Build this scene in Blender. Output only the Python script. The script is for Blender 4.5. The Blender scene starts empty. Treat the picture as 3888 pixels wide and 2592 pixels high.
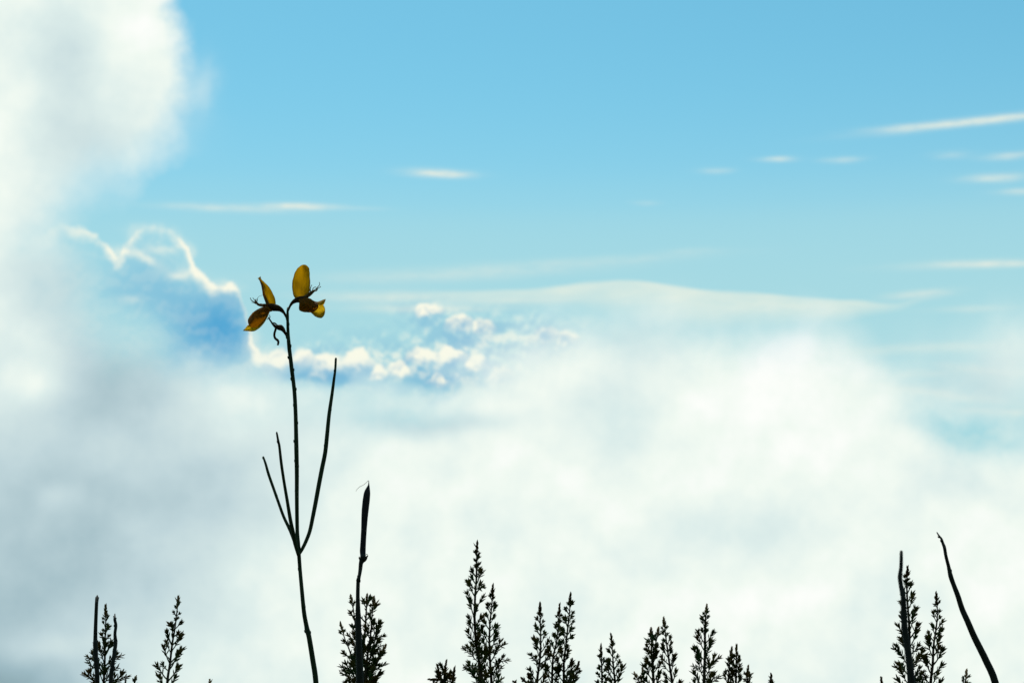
import bpy, math, random
from mathutils import Vector, Matrix, Quaternion
random.seed(7)
scn = bpy.context.scene
COL = scn.collection
rad = math.radians

# ------------------------------------------------------------------ camera
W, H = 3888.0, 2592.0                 # photograph, pixels
LENS, SENSOR = 50.0, 22.2
FPX = W * LENS / SENSOR
PITCH = 12.0
CAM = Vector((0.0, 0.0, 0.95))
cam_d = bpy.data.cameras.new('camera')
cam = bpy.data.objects.new('camera', cam_d)
COL.objects.link(cam)
cam.location = CAM
cam.rotation_euler = (rad(90 + PITCH), 0, 0)
cam_d.lens = LENS
cam_d.sensor_width = SENSOR
cam_d.clip_start = 0.01
cam_d.clip_end = 20000
cam_d.dof.use_dof = True
cam_d.dof.focus_distance = 1.17
cam_d.dof.aperture_fstop = 24
scn.camera = cam
_cp, _sp = math.cos(rad(PITCH)), math.sin(rad(PITCH))

def ray(px, py):
    x = (px - W / 2) / FPX
    y = (H / 2 - py) / FPX
    return Vector((x, _cp - y * _sp, _sp + y * _cp))

def at(px, py, Y):
    """point in the upright plane at world distance Y seen in photograph pixel (px, py)"""
    r = ray(px, py)
    return CAM + r * (Y / r.y)

def az_el(px, py):
    r = ray(px, py).normalized()
    return math.degrees(math.atan2(r.x, r.y)), math.degrees(math.asin(r.z))

# ------------------------------------------------------------------ world: sky and clouds
SUN_AZ, SUN_EL = -14.0, 52.0          # degrees; azimuth from +Y towards +X
world = bpy.data.worlds.new('World')
scn.world = world
world.use_nodes = True
NT = world.node_tree
NT.nodes.clear()

class S:
    """one scalar socket with arithmetic"""
    def __init__(self, sock): self.s = sock
    def _m(self, op, *o): return mth(op, self, *o)
    def __add__(self, o): return mth('ADD', self, o)
    def __radd__(self, o): return mth('ADD', o, self)
    def __sub__(self, o): return mth('SUBTRACT', self, o)
    def __rsub__(self, o): return mth('SUBTRACT', o, self)
    def __mul__(self, o): return mth('MULTIPLY', self, o)
    def __rmul__(self, o): return mth('MULTIPLY', o, self)
    def __truediv__(self, o): return mth('DIVIDE', self, o)

def put(node, i, v):
    if isinstance(v, S): NT.links.new(v.s, node.inputs[i])
    else: node.inputs[i].default_value = v

def mth(op, *a, clamp=False):
    n = NT.nodes.new('ShaderNodeMath'); n.operation = op; n.use_clamp = clamp
    for i, v in enumerate(a): put(n, i, v)
    return S(n.outputs[0])

def sat(a): return mth('ADD', a, 0.0, clamp=True)
def smooth(v, lo, hi):
    n = NT.nodes.new('ShaderNodeMapRange'); n.interpolation_type = 'SMOOTHSTEP'
    put(n, 0, v); put(n, 1, lo); put(n, 2, hi); n.inputs[3].default_value = 0; n.inputs[4].default_value = 1
    return S(n.outputs[0])
def vec(x, y, z=0.0):
    n = NT.nodes.new('ShaderNodeCombineXYZ')
    for i, v in enumerate((x, y, z)): put(n, i, v)
    return n.outputs[0]
def noise(v, scale, detail=4, rough=.5, dist=0.0, seed=0.0, up=(0, 0, 0)):
    o = NT.nodes.new('ShaderNodeVectorMath'); o.operation = 'ADD'
    NT.links.new(v, o.inputs[0]); o.inputs[1].default_value = (seed * .37 + up[0], seed * .71 + up[1], seed * .53 + up[2])
    n = NT.nodes.new('ShaderNodeTexNoise'); n.noise_dimensions = '3D'
    NT.links.new(o.outputs[0], n.inputs['Vector'])
    n.inputs['Scale'].default_value = scale; n.inputs['Detail'].default_value = detail
    n.inputs['Roughness'].default_value = rough; n.inputs['Distortion'].default_value = dist
    return S(n.outputs[0])

tc = NT.nodes.new('ShaderNodeTexCoord')
DIR = tc.outputs['Generated']
sx = NT.nodes.new('ShaderNodeSeparateXYZ'); NT.links.new(DIR, sx.inputs[0])
dx, dy, dz = (S(o) for o in sx.outputs)
AZ = mth('ARCTAN2', dx, dy) * (180 / math.pi)          # degrees of azimuth and elevation
EL = mth('ARCSINE', dz) * (180 / math.pi)
_m = NT.nodes.new('ShaderNodeVectorMath'); _m.operation = 'MULTIPLY'; NT.links.new(DIR, _m.inputs[0]); _m.inputs[1].default_value = (1, 1, 4)
FLAT = _m.outputs[0]                                   # directions stretched so that turbulence lies in level sheets
U = SENSOR / LENS / 2352 * 180 / math.pi               # degrees in one unit of the cloud sketch (1/2352 of the view's width)

def sk(x, y): return az_el(x * W / 2352, y * W / 2352)

world.cycles.sampling_method = 'MANUAL'; world.cycles.sample_map_resolution = 512
class Warp:
    """azimuth/elevation shifted by turbulence"""
    def __init__(self, amp, scale, detail, seed, rough=.55):
        a = noise(DIR, scale, detail, rough, seed=seed)
        b = noise(DIR, scale, detail, rough, seed=seed + 31)
        self.a = AZ + (a - .5) * (2 * amp)
        self.e = EL + (b - .5) * (2 * amp)
        self.v = vec(self.a, self.e)

class Plain: pass
plain = Plain(); plain.a, plain.e, plain.v = AZ, EL, vec(AZ, EL)

def blobs(w, lst, start=0.0):
    """sum of soft elliptical puffs: (x, y, rx, ry, weight[, tilt in degrees])"""
    acc = start
    for b in lst:
        x, y, rx, ry, wt = b[:5]; tilt = b[5] if len(b) > 5 else 0
        a, e = sk(x, y)
        if tilt:
            m = NT.nodes.new('ShaderNodeMapping'); m.vector_type = 'TEXTURE'
            NT.links.new(w.v, m.inputs[0])
            m.inputs['Location'].default_value = (a, e, 0)
            m.inputs['Rotation'].default_value = (0, 0, rad(tilt))
            m.inputs['Scale'].default_value = (rx * U, ry * U, 1)
        else:
            m = NT.nodes.new('ShaderNodeVectorMath'); m.operation = 'MULTIPLY_ADD'
            NT.links.new(w.v, m.inputs[0])
            m.inputs[1].default_value = (1 / (rx * U), 1 / (ry * U), 0)
            m.inputs[2].default_value = (-a / (rx * U), -e / (ry * U), 0)
        d = NT.nodes.new('ShaderNodeVectorMath'); d.operation = 'DOT_PRODUCT'
        NT.links.new(m.outputs[0], d.inputs[0]); NT.links.new(m.outputs[0], d.inputs[1])
        g = mth('POWER', 0.36788, S(d.outputs['Value']))
        n = NT.nodes.new('ShaderNodeMath'); n.operation = 'MULTIPLY_ADD'
        put(n, 0, g); put(n, 1, wt); put(n, 2, acc)
        acc = S(n.outputs[0])
    return acc

def curve(v, lo, hi, pts, vlo, vhi):
    """piecewise smooth function of v"""
    n = NT.nodes.new('ShaderNodeFloatCurve')
    c = n.mapping.curves[0]
    n.mapping.extend = 'HORIZONTAL'
    P = [((x - lo) / (hi - lo), (y - vlo) / (vhi - vlo)) for x, y in pts]
    P.sort()
    while len(c.points) < len(P): c.points.new(.5, .5)
    for p, q in zip(c.points, P): p.location = q
    n.mapping.update()
    t = (v - lo) * (1 / (hi - lo))
    put(n, 1, t)
    return S(n.outputs[0]) * (vhi - vlo) + vlo

def el_curve(w, pts):          # elevation as a function of azimuth, drawn in sketch units
    q = [sk(x, y) for x, y in pts]
    return curve(w.a, -16, 16, q, 0, 24)
def az_curve(w, pts):          # azimuth as a function of elevation
    q = [(sk(x, y)[1], sk(x, y)[0]) for x, y in pts]
    return curve(w.e, 0, 24, q, -16, 16)

def rgb(r, g, b):
    f = lambda c: (c / 255 / 12.92) if c <= 10 else ((c / 255 + .055) / 1.055) ** 2.4
    return (f(r), f(g), f(b), 1)
def mixc(c0, c1, f):
    n = NT.nodes.new('ShaderNodeMix'); n.data_type = 'RGBA'
    put(n, 0, f)
    for i, c in ((6, c0), (7, c1)):
        if isinstance(c, tuple): n.inputs[i].default_value = c
        else: NT.links.new(c, n.inputs[i])
    return n.outputs[2]
def glow(c):
    n = NT.nodes.new('ShaderNodeBackground'); n.inputs[1].default_value = 1.0
    if isinstance(c, tuple): n.inputs[0].default_value = c
    else: NT.links.new(c, n.inputs[0])
    return n.outputs[0]
def layer(under, c, f):
    """cloud layer of colour c and cover f over what lies behind it"""
    n = NT.nodes.new('ShaderNodeMixShader'); put(n, 0, f)
    NT.links.new(under, n.inputs[1]); NT.links.new(glow(c), n.inputs[2])
    return n.outputs[0]
def scalec(c, k, tint=(1, 1, 1)):
    n = NT.nodes.new('ShaderNodeVectorMath'); n.operation = 'MULTIPLY'
    NT.links.new(c, n.inputs[0]); n.inputs[1].default_value = tuple(k * t for t in tint)
    return n.outputs[0]

sky = NT.nodes.new('ShaderNodeTexSky'); sky.sky_type = 'NISHITA'
sky.sun_disc = False
sky.sun_elevation = rad(SUN_EL); sky.sun_rotation = rad(SUN_AZ)
sky.altitude = 1500; sky.air_density = 1.0; sky.dust_density = 1.0; sky.ozone_density = 3.0
SKY_STRENGTH = 0.105
base = scalec(sky.outputs[0], SKY_STRENGTH, (.67, 1.36, 1.14))

w_soft = Warp(0.9, 10, 3, 1.7)
w_mid = Warp(0.55, 34, 4, 5.1, .6)
w_puff = Warp(0.22, 75, 4, 9.4, .62)
w_str = Plain()
_nn = noise(FLAT, 30, 3, .5, seed=3.7)
w_str.a = AZ + (_nn - .5) * 1.2; w_str.e = EL + (noise(DIR, 14, 2, .5, seed=7.4) - .5) * .22
w_str.v = vec(w_str.a, w_str.e)

CREAM = rgb(250, 250, 232); PALE = rgb(226, 236, 226)
WHITE = rgb(250, 255, 250); GREY = rgb(150, 178, 194); SHADE = rgb(74, 163, 211)

# high thin streaks
f = blobs(w_str, [
    (2240, 279, 190, 9, .85, 3.5), (2080, 290, 90, 7, .35, 2), (1000, 399, 75, 9, .75, -1.5), (1030, 403, 55, 6, .35), (690, 474, 75, 7, .95, 1.5),
    (520, 479, 130, 9, .5), (830, 477, 60, 5, .15), (1795, 365, 38, 6, .6), (1935, 368, 40, 7, .35), (1640, 394, 34, 7, .25),
    (1480, 471, 26, 6, .2), (2320, 358, 55, 8, .5, 1), (2290, 408, 65, 9, .6), (2340, 438, 55, 7, .5), (2190, 357, 40, 9, .2),
    (2220, 607, 130, 9, .6), (2350, 604, 90, 7, .4), (1590, 579, 60, 7, .16), (2120, 676, 62, 9, .55, 3), (2240, 708, 80, 8, .3),
    (1050, 628, 330, 16, .34, 2.5), (1380, 600, 240, 10, .18, 2), (880, 678, 170, 13, .55, 1), (980, 706, 170, 9, .62), (1180, 690, 170, 8, .3),
    (2150, 800, 180, 12, .45), (2260, 850, 110, 9, .45, -7), (2170, 905, 150, 12, .5, -9), (2290, 945, 90, 9, .45, -5), (2120, 860, 60, 8, .3)])
streak = sat(f * (noise(FLAT, 85, 4, .65, seed=11.1) * 1.7 + .12))
veil = curve(EL, 0, 24, [(0, 1), (8, .99), (12, .96), (14.3, .80), (15.6, .48), (17, .22), (19, .08), (21, .03), (24, 0)], 0, 1)   # thin haze thickening towards the horizon
c = layer(layer(glow(base), rgb(170, 218, 225), veil), PALE, streak)

# the long wave-shaped band
top = el_curve(plain, [(700, 690), (900, 668), (1100, 662), (1250, 655), (1360, 640), (1480, 637), (1540, 648), (1650, 664), (1760, 668), (1880, 680), (1960, 685), (2060, 690), (2130, 674), (2250, 690)])
thick = el_curve(plain, [(700, 1540), (1100, 1538), (1300, 1525), (1450, 1500), (1560, 1495), (1750, 1508), (1880, 1516), (1960, 1524), (2060, 1540), (2150, 1545), (2300, 1548)]) - sk(1176, 1568)[1]
bal = smooth(AZ, sk(780, 660)[0], sk(1350, 660)[0]) * (1 - smooth(AZ, sk(1900, 660)[0], sk(2200, 660)[0]))
wob = (noise(FLAT, 22, 4, .5, seed=14.8) - .5) * .25
below = top + wob - EL
band = smooth(below, 0.0, .14) * (1 - smooth(below, thick * .45, thick * 1.6)) * bal * (noise(FLAT, 20, 4, .55, seed=18.5) * .5 + .5)
c = layer(c, rgb(232, 240, 226), sat(band * (noise(FLAT, 45, 4, .6, seed=71.0) * .9 + .45)))

# distant heap clouds: lumpy masses of rounded heads, sunlit along their upper rims
def heads(w, lst):
    """how far inside the mass a direction lies, in degrees"""
    D = None
    for x, y, r in lst:
        az_, el_ = sk(x, y); q = r * U
        m = NT.nodes.new('ShaderNodeVectorMath'); m.operation = 'MULTIPLY_ADD'
        NT.links.new(w.v, m.inputs[0]); m.inputs[1].default_value = (1 / q, 1 / q, 0); m.inputs[2].default_value = (-az_ / q, -el_ / q, 0)
        l_ = NT.nodes.new('ShaderNodeVectorMath'); l_.operation = 'LENGTH'; NT.links.new(m.outputs[0], l_.inputs[0])
        d_ = mth('MULTIPLY_ADD', S(l_.outputs['Value']), -q, q)
        D = d_ if D is None else mth('MAXIMUM', D, d_)
    return D

pn = noise(DIR, 48, 4, .6, seed=22.2)
puff0 = noise(w_puff.v, 1.3, 3, .58, 0, seed=25.9)
puff1 = noise(w_puff.v, 1.3, 3, .58, 0, seed=25.9, up=(-.04, .15, 0))
relief = smooth(puff0 - puff1, -.07, .10)
rim_top = el_curve(w_puff, [(60, 545), (130, 522), (165, 518), (197, 523), (240, 550), (264, 578), (282, 566), (296, 548), (314, 529), (345, 521), (378, 522), (412, 540), (435, 568), (446, 612), (466, 630), (490, 649), (548, 660), (562, 697), (570, 756), (590, 803), (624, 822), (700, 838), (800, 850)])
lump = (noise(DIR, 130, 3, .6, seed=81.0) - .5) * .42
D1 = rim_top - w_puff.e + lump
cov1 = smooth(D1, -.05, .10)
rim1 = (1 - smooth(D1, .06, pn * 1.25 - .16)) * smooth(pn, .30, .56) * (smooth(AZ, sk(110, 0)[0], sk(300, 0)[0]) * .75 + .25) * (1 - smooth(AZ, sk(600, 0)[0], sk(700, 0)[0])) * smooth(AZ, sk(60, 0)[0], sk(140, 0)[0])
inner = blobs(w_puff, [(345, 528, 42, 11, .6), (302, 546, 11, 20, .4), (420, 552, 26, 10, .5, -45), (440, 590, 8, 24, .4), (520, 656, 34, 10, .5, -8), (285, 577, 36, 11, .8, -8), (335, 592, 26, 10, .7, -30), (374, 572, 34, 9, .55), (415, 630, 36, 10, .8), (300, 690, 26, 9, .25), (575, 775, 14, 30, .4), (600, 815, 30, 14, .4, -30)])
shade_m = blobs(w_mid, [(330, 645, 110, 70, .34), (495, 785, 100, 85, .85), (440, 700, 120, 60, .32), (540, 730, 40, 70, .25)])
c = layer(c, SHADE, sat(cov1 * shade_m * (pn * .3 + .8)))
c = layer(c, CREAM, sat(cov1 * (rim1 * .95 + relief * .10) + inner * (pn * 1.5)))
under = blobs(w_puff, [(690, 858, 60, 22, .7), (775, 862, 50, 24, .85), (835, 850, 30, 18, .5), (1015, 868, 80, 24, .75), (1075, 790, 60, 28, .45), (985, 745, 40, 14, .3), (1270, 812, 60, 24, .35)])
c = layer(c, rgb(104, 176, 214), sat(under * (pn * .7 + .55)))
field = blobs(w_mid, [(960, 830, 180, 55, .65), (700, 835, 140, 36, .5), (1090, 755, 120, 40, .55), (1260, 785, 110, 40, .5), (1150, 840, 110, 50, .45), (980, 705, 60, 24, .4)])
c = layer(c, mixc(rgb(132, 188, 216), CREAM, relief), sat(field * (mth('ABSOLUTE', relief - .5) * 1.5 + .25)))
row = [(975, 724, 30), (1000, 718, 24), (1062, 760, 44), (1105, 765, 36), (1250, 790, 46), (1300, 796, 38), (640, 842, 40), (695, 838, 36), (750, 850, 46), (822, 846, 44), (925, 868, 44), (970, 836, 44), (1036, 838, 50), (1088, 852, 40), (1010, 884, 50), (1150, 880, 44), (860, 872, 40)]
D2 = heads(w_puff, row) + lump * .6
D2u = heads(w_puff, [(x, y + 12, r) for x, y, r in row]) + lump * .6
lit = smooth(D2 - D2u, -.02, .13)
cov2 = smooth(D2, -.04, .10)
rim2 = (1 - smooth(D2, .04, pn * 1.0 - .06)) * smooth(pn, .30, .52) * lit
c = layer(c, mixc(rgb(118, 182, 216), CREAM, sat(rim2 * .9 + relief * lit * .8)), sat(cov2 * (lit * .62 + .20 + rim2 * .3)))

# near mist: the bank below, the tall cloud at the side
nz = noise(DIR, 12, 3, .56, seed=29.6)
nz2 = noise(DIR, 26, 4, .53, seed=33.3)
bank_top = el_curve(w_soft, [(-200, 800), (200, 810), (400, 840), (500, 845), (620, 840), (750, 850), (880, 855), (1000, 860), (1120, 820), (1230, 770), (1330, 760), (1440, 730), (1520, 712), (1590, 728), (1690, 756), (1780, 765), (1900, 780), (1990, 830), (2060, 900), (2130, 960), (2230, 985), (2330, 975), (2500, 960)])
bank = smooth(bank_top - w_soft.e + (nz2 - .5) * 1.8, -.8, 1.5)
side = az_curve(w_mid, [(385, -150), (385, 0), (402, 60), (425, 130), (448, 200), (445, 255), (415, 320), (380, 380), (310, 440), (220, 500), (180, 560), (230, 620), (260, 700), (330, 790), (420, 860), (520, 920)])
soft = curve(EL, 0, 24, [(sk(0, 0)[1], .5), (sk(0, 200)[1], .9), (sk(0, 330)[1], 1.5), (sk(0, 500)[1], 2.2), (sk(0, 800)[1], 2.6)], 0, 3)
cloud = smooth((side - w_mid.a + (nz - .5) * 1.4 + (nz2 - .5) * 2.2) / soft, -.45, 1.15)
extra = blobs(w_mid, [(2330, 820, 90, 90, .7), (2150, 860, 210, 90, .25), (1490, 730, 70, 50, .35), (1350, 800, 120, 60, .30), (1180, 860, 120, 50, .3), (620, 905, 200, 40, .3), (360, 300, 90, 60, .3), (470, 200, 30, 60, .35), (2200, 900, 200, 60, .3)])
hole = blobs(w_mid, [(2200, 990, 130, 34, .5, -12), (215, 400, 80, 50, .38, 30), (340, 430, 80, 50, .15), (180, 500, 60, 60, .2), (250, 650, 60, 80, .2), (2330, 1030, 50, 20, .2), (1440, 970, 70, 60, .10), (960, 965, 130, 18, .22), (690, 868, 60, 20, .4), (775, 872, 46, 24, .5), (1010, 878, 80, 22, .45), (1080, 850, 40, 20, .3), (850, 980, 70, 60, .2), (640, 960, 120, 22, .1), (1600, 820, 60, 40, .1)])
mist = sat(1 - (1 - bank) * (1 - cloud) * (1 - sat(extra)) - hole)

lum = blobs(w_soft, [
    (120, 1120, 430, 240, -.33), (380, 1140, 200, 90, -.12), (0, 1600, 200, 110, -.62), (60, 1370, 260, 170, -.36), (300, 1330, 160, 120, -.10), (260, 880, 170, 110, -.36), (150, 640, 150, 120, -.30),
    (210, 330, 130, 110, -.22), (170, 140, 90, 130, -.20), (330, 800, 110, 70, -.15), (90, 855, 75, 50, .20), (140, 1160, 45, 35, .14), (450, 1480, 250, 130, -.12),
    (120, 1490, 140, 26, .12), (550, 1150, 160, 120, -.14), (1440, 960, 120, 90, -.12), (1000, 960, 150, 22, -.2), (850, 940, 200, 50, -.08), (1670, 1230, 150, 50, -.09),
    (2180, 1100, 120, 50, -.1), (1760, 930, 300, 150, .08), (330, 80, 60, 90, .06), (1480, 800, 120, 60, -.12), (2230, 880, 160, 80, -.22)], start=.90)
nzu = noise(DIR, 26, 4, .53, seed=33.3, up=(-.004, 0, .011))          # the same turbulence a little higher: which side faces the sun
lum = sat(lum + (nz - .5) * .17 + (nz2 - .5) * .20 + (nz2 - nzu) * .26)
ramp = NT.nodes.new('ShaderNodeValToRGB'); put(ramp, 0, lum)
els = ramp.color_ramp.elements
els[0].position = 0; els[0].color = rgb(112, 143, 149); els[1].position = 1; els[1].color = rgb(253, 255, 251)
for p_, q_ in ((.3, (158, 186, 195)), (.55, (192, 214, 219)), (.8, (222, 238, 235)), (.92, (241, 250, 242))):
    e_ = els.new(p_); e_.color = rgb(*q_)
c = layer(c, ramp.outputs[0], mist)

# the rest of the dome carries the same broken cloud
far = smooth(mth('ABSOLUTE', AZ), 15, 30)
far = 1 - (1 - far) * (1 - smooth(EL, 22, 34)) * smooth(EL, -8, 0)
gn = noise(DIR, 2.6, 7, .58, .4, seed=37.0)
g_cov = sat(smooth(gn, .50, .64) + smooth(EL, 14, -2) * .8)
gcol = mixc(GREY, WHITE, smooth(noise(DIR, 4, 5, .5, seed=40.7), .35, .65))
c = layer(c, mixc(mixc(base, rgb(170, 218, 225), veil), gcol, g_cov), far)

out = NT.nodes.new('ShaderNodeOutputWorld'); NT.links.new(c, out.inputs[0])

sun_d = bpy.data.lights.new('sun', 'SUN'); sun_d.energy = 3.2; sun_d.angle = rad(0.6); sun_d.color = (1, .95, .86)
sun = bpy.data.objects.new('sun', sun_d); COL.objects.link(sun)
sdir = Vector((math.sin(rad(SUN_AZ)) * math.cos(rad(SUN_EL)), math.cos(rad(SUN_AZ)) * math.cos(rad(SUN_EL)), math.sin(rad(SUN_EL))))
sun.rotation_euler = sdir.to_track_quat('Z', 'Y').to_euler(); sun.location = (0, 0, 5)
vs = scn.view_settings
vs.view_transform = 'Standard'; vs.look = 'None'; vs.exposure = 0.0; vs.gamma = 1.0; vs.use_curve_mapping = False

# ------------------------------------------------------------------ materials
def mat_plain(name, c0, c1, scale, rough=.6, transl=0.0, tcol=None, tip=None, spec=.3, bump=.2, vein=False):
    m = bpy.data.materials.new(name); m.use_nodes = True
    nt = m.node_tree; nt.nodes.clear(); nn = nt.nodes.new; L = nt.links.new
    tcn = nn('ShaderNodeTexCoord'); no = nn('ShaderNodeTexNoise'); no.inputs['Scale'].default_value = scale; no.inputs['Detail'].default_value = 5
    if vein:
        mp = nn('ShaderNodeMapping'); mp.inputs['Scale'].default_value = (1, 1, .14); mp.inputs['Rotation'].default_value = (0, rad(12), 0)
        L(tcn.outputs['Object'], mp.inputs[0]); L(mp.outputs[0], no.inputs['Vector'])
    else: L(tcn.outputs['Object'], no.inputs['Vector'])
    rp = nn('ShaderNodeValToRGB'); rp.color_ramp.elements[0].position = .35; rp.color_ramp.elements[1].position = .65
    rp.color_ramp.elements[0].color = (*c0, 1); rp.color_ramp.elements[1].color = (*c1, 1)
    L(no.outputs[0], rp.inputs[0]); colr = rp.outputs[0]
    if tip:                                           # growing ends are browner than the rest
        se = nn('ShaderNodeSeparateXYZ'); L(tcn.outputs['Generated'], se.inputs[0])
        oi = nn('ShaderNodeObjectInfo')
        ad = nn('ShaderNodeMath'); ad.operation = 'MULTIPLY_ADD'; L(oi.outputs['Random'], ad.inputs[0]); ad.inputs[1].default_value = .5; L(se.outputs[2], ad.inputs[2])
        mr = nn('ShaderNodeMapRange'); L(ad.outputs[0], mr.inputs[0]); mr.inputs[1].default_value = .7; mr.inputs[2].default_value = 1.35
        mx = nn('ShaderNodeMix'); mx.data_type = 'RGBA'; L(mr.outputs[0], mx.inputs[0]); L(colr, mx.inputs[6]); mx.inputs[7].default_value = (*tip, 1)
        colr = mx.outputs[2]
    p = nn('ShaderNodeBsdfPrincipled'); L(colr, p.inputs['Base Color']); p.inputs['Roughness'].default_value = rough
    p.inputs['Specular IOR Level'].default_value = spec
    if bump:
        b = nn('ShaderNodeBump'); b.inputs['Strength'].default_value = bump; b.inputs['Distance'].default_value = .0004; L(no.outputs[0], b.inputs['Height']); L(b.outputs[0], p.inputs['Normal'])
    o = nn('ShaderNodeOutputMaterial'); sh = p.outputs[0]
    if transl:
        t = nn('ShaderNodeBsdfTranslucent')
        if tcol:
            mm = nn('ShaderNodeMix'); mm.data_type = 'RGBA'; mm.blend_type = 'MULTIPLY'; mm.inputs[0].default_value = .45
            mm.inputs[6].default_value = (*tcol, 1); L(rp.outputs[0], mm.inputs[7])
            ra = nn('ShaderNodeMix'); ra.data_type = 'RGBA'; L(no.outputs[0], ra.inputs[0]); ra.inputs[6].default_value = tuple(x * .5 for x in tcol) + (1,); ra.inputs[7].default_value = (*tcol, 1)
            L(ra.outputs[2], t.inputs[0])
        else: L(colr, t.inputs[0])
        ms = nn('ShaderNodeMixShader'); ms.inputs[0].default_value = transl; L(p.outputs[0], ms.inputs[1]); L(t.outputs[0], ms.inputs[2]); sh = ms.outputs[0]
    L(sh, o.inputs[0])
    return m

M_STEM = mat_plain('broom_green_stem', (.014, .036, .012), (.028, .056, .020), 300, .65, spec=.12)
M_TWIG = mat_plain('weathered_broom_stem', (.016, .022, .016), (.032, .036, .026), 260, .7, spec=.12)
M_POD = mat_plain('dark_seed_pod', (.010, .012, .012), (.022, .022, .020), 220, .6, spec=.15)
M_PETAL = mat_plain('yellow_petal', (.30, .19, .012), (.46, .30, .02), 800, .6, .8, (.96, .68, .05), vein=True, spec=.15)
M_WING = mat_plain('faded_brown_petal', (.16, .085, .01), (.28, .15, .015), 900, .65, .7, (.70, .42, .03), spec=.1)
M_KEEL = mat_plain('bright_keel_petal', (.50, .34, .03), (.66, .46, .05), 900, .6, .8, (1.0, .78, .12), spec=.15)
M_CALYX = mat_plain('brown_calyx', (.05, .026, .010), (.09, .05, .018), 420, .7, .15, spec=.1)
M_DRY = mat_plain('dry_stamen', (.16, .10, .03), (.30, .20, .07), 500, .7, .4, spec=.1)
M_GORSE = mat_plain('gorse_green', (.034, .095, .022), (.062, .135, .034), 350, .7, .4, tip=(.19, .135, .025), spec=.1, bump=0)
M_GSTEM = mat_plain('gorse_bark', (.030, .026, .014), (.050, .040, .020), 200, .8, spec=.1)
M_GTIP = mat_plain('gorse_tip', (.10, .075, .018), (.20, .12, .03), 350, .7, .35, spec=.1, bump=0)
M_GROUND = mat_plain('scrubland_ground', (.020, .026, .012), (.050, .044, .026), 3.0, .95, spec=.05, bump=0)

# ------------------------------------------------------------------ helpers
def mesh_obj(name, V, F, m, parent=None, smooth_=True, kind=None, label=None):
    me = bpy.data.meshes.new(name); me.from_pydata([tuple(v) for v in V], [], F); me.update()
    if smooth_:
        for p in me.polygons: p.use_smooth = True
    me.materials.append(m)
    o = bpy.data.objects.new(name, me); COL.objects.link(o)
    if parent: o.parent = parent
    if kind: o['kind'] = kind
    if label: o['label'] = label
    return o

def thing(name, label, cat, group=None, loc=(0, 0, 0)):
    o = bpy.data.objects.new(name, None); COL.objects.link(o); o.location = loc; o.empty_display_size = .02
    o['label'] = label; o['category'] = cat
    if group: o['group'] = group
    return o

def spline(P, n):
    """Catmull-Rom through control points with linear radii; P = [(Vector, r)]"""
    out_ = []
    for i in range(len(P) - 1):
        p0 = P[max(i - 1, 0)][0]; p1, p2 = P[i][0], P[i + 1][0]; p3 = P[min(i + 2, len(P) - 1)][0]
        for k in range(n):
            t = k / n
            q = .5 * ((2 * p1) + (p2 - p0) * t + (2 * p0 - 5 * p1 + 4 * p2 - p3) * t * t + (3 * p1 - p0 - 3 * p2 + p3) * t ** 3)
            out_.append((q, P[i][1] * (1 - t) + P[i + 1][1] * t))
    out_.append(P[-1])
    return out_

def tube(V, F, P, sides=8, n=4, cap=True, flat=1.0):
    P = spline(P, n) if n > 1 else P
    b0 = len(V); N = len(P); nrm = None
    for i, (p, r) in enumerate(P):
        t = (P[min(i + 1, N - 1)][0] - P[max(i - 1, 0)][0]).normalized()
        if nrm is None:
            nrm = t.cross(Vector((0, 1, 0)))
            if nrm.length < .1: nrm = t.cross(Vector((1, 0, 0)))
        nrm = (nrm - t * nrm.dot(t)).normalized(); bn = t.cross(nrm)
        for k in range(sides):
            a = 2 * math.pi * k / sides
            V.append(p + nrm * (math.cos(a) * r) + bn * (math.sin(a) * r * flat))
    for i in range(N - 1):
        for k in range(sides):
            a = b0 + i * sides + k; b = b0 + i * sides + (k + 1) % sides
            F.append((a, b, b + sides, a + sides))
    if cap:
        F.append(tuple(b0 + k for k in reversed(range(sides))))
        F.append(tuple(b0 + (N - 1) * sides + k for k in range(sides)))

def mm(Y): return Y / (FPX * _cp)        # metres in one photograph pixel at that distance (near the middle)

def px_path(pts, Y, wob=0.0, seed=0, dY=0.0):
    """pts = (px, py, width px) -> [(point, radius)]; the stem leans dY metres towards the back over its length"""
    r = random.Random(seed); out_ = []
    n = len(pts)
    for i, (x, y, w_) in enumerate(pts):
        yy = Y + dY * i / max(n - 1, 1) + r.uniform(-wob, wob)
        out_.append((at(x, y, yy), w_ * .5 * mm(yy)))
    return out_

def ground_z(x, y):
    back = max(0.0, -y - 1.5)  # unseen slope behind the camera, added to block sky light and darken the stems
    fwd = max(0.0, y - 4.0)
    z = 0.62 * back * (1 - math.exp(-back / 4)) if back < 260 else 0.62 * 260 + .1 * (back - 260)
    z -= 0.22 * fwd * (1 - math.exp(-fwd / 10)) if fwd < 900 else 0.22 * 900
    d = math.hypot(x, y)
    z += .05 * math.sin(1.3 * x + .4) * math.sin(1.1 * y) * min(d / 3, 1) + (.02 * d * math.sin(.021 * x + .5) * math.cos(.017 * y) if d > 20 else 0)
    return z

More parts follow.
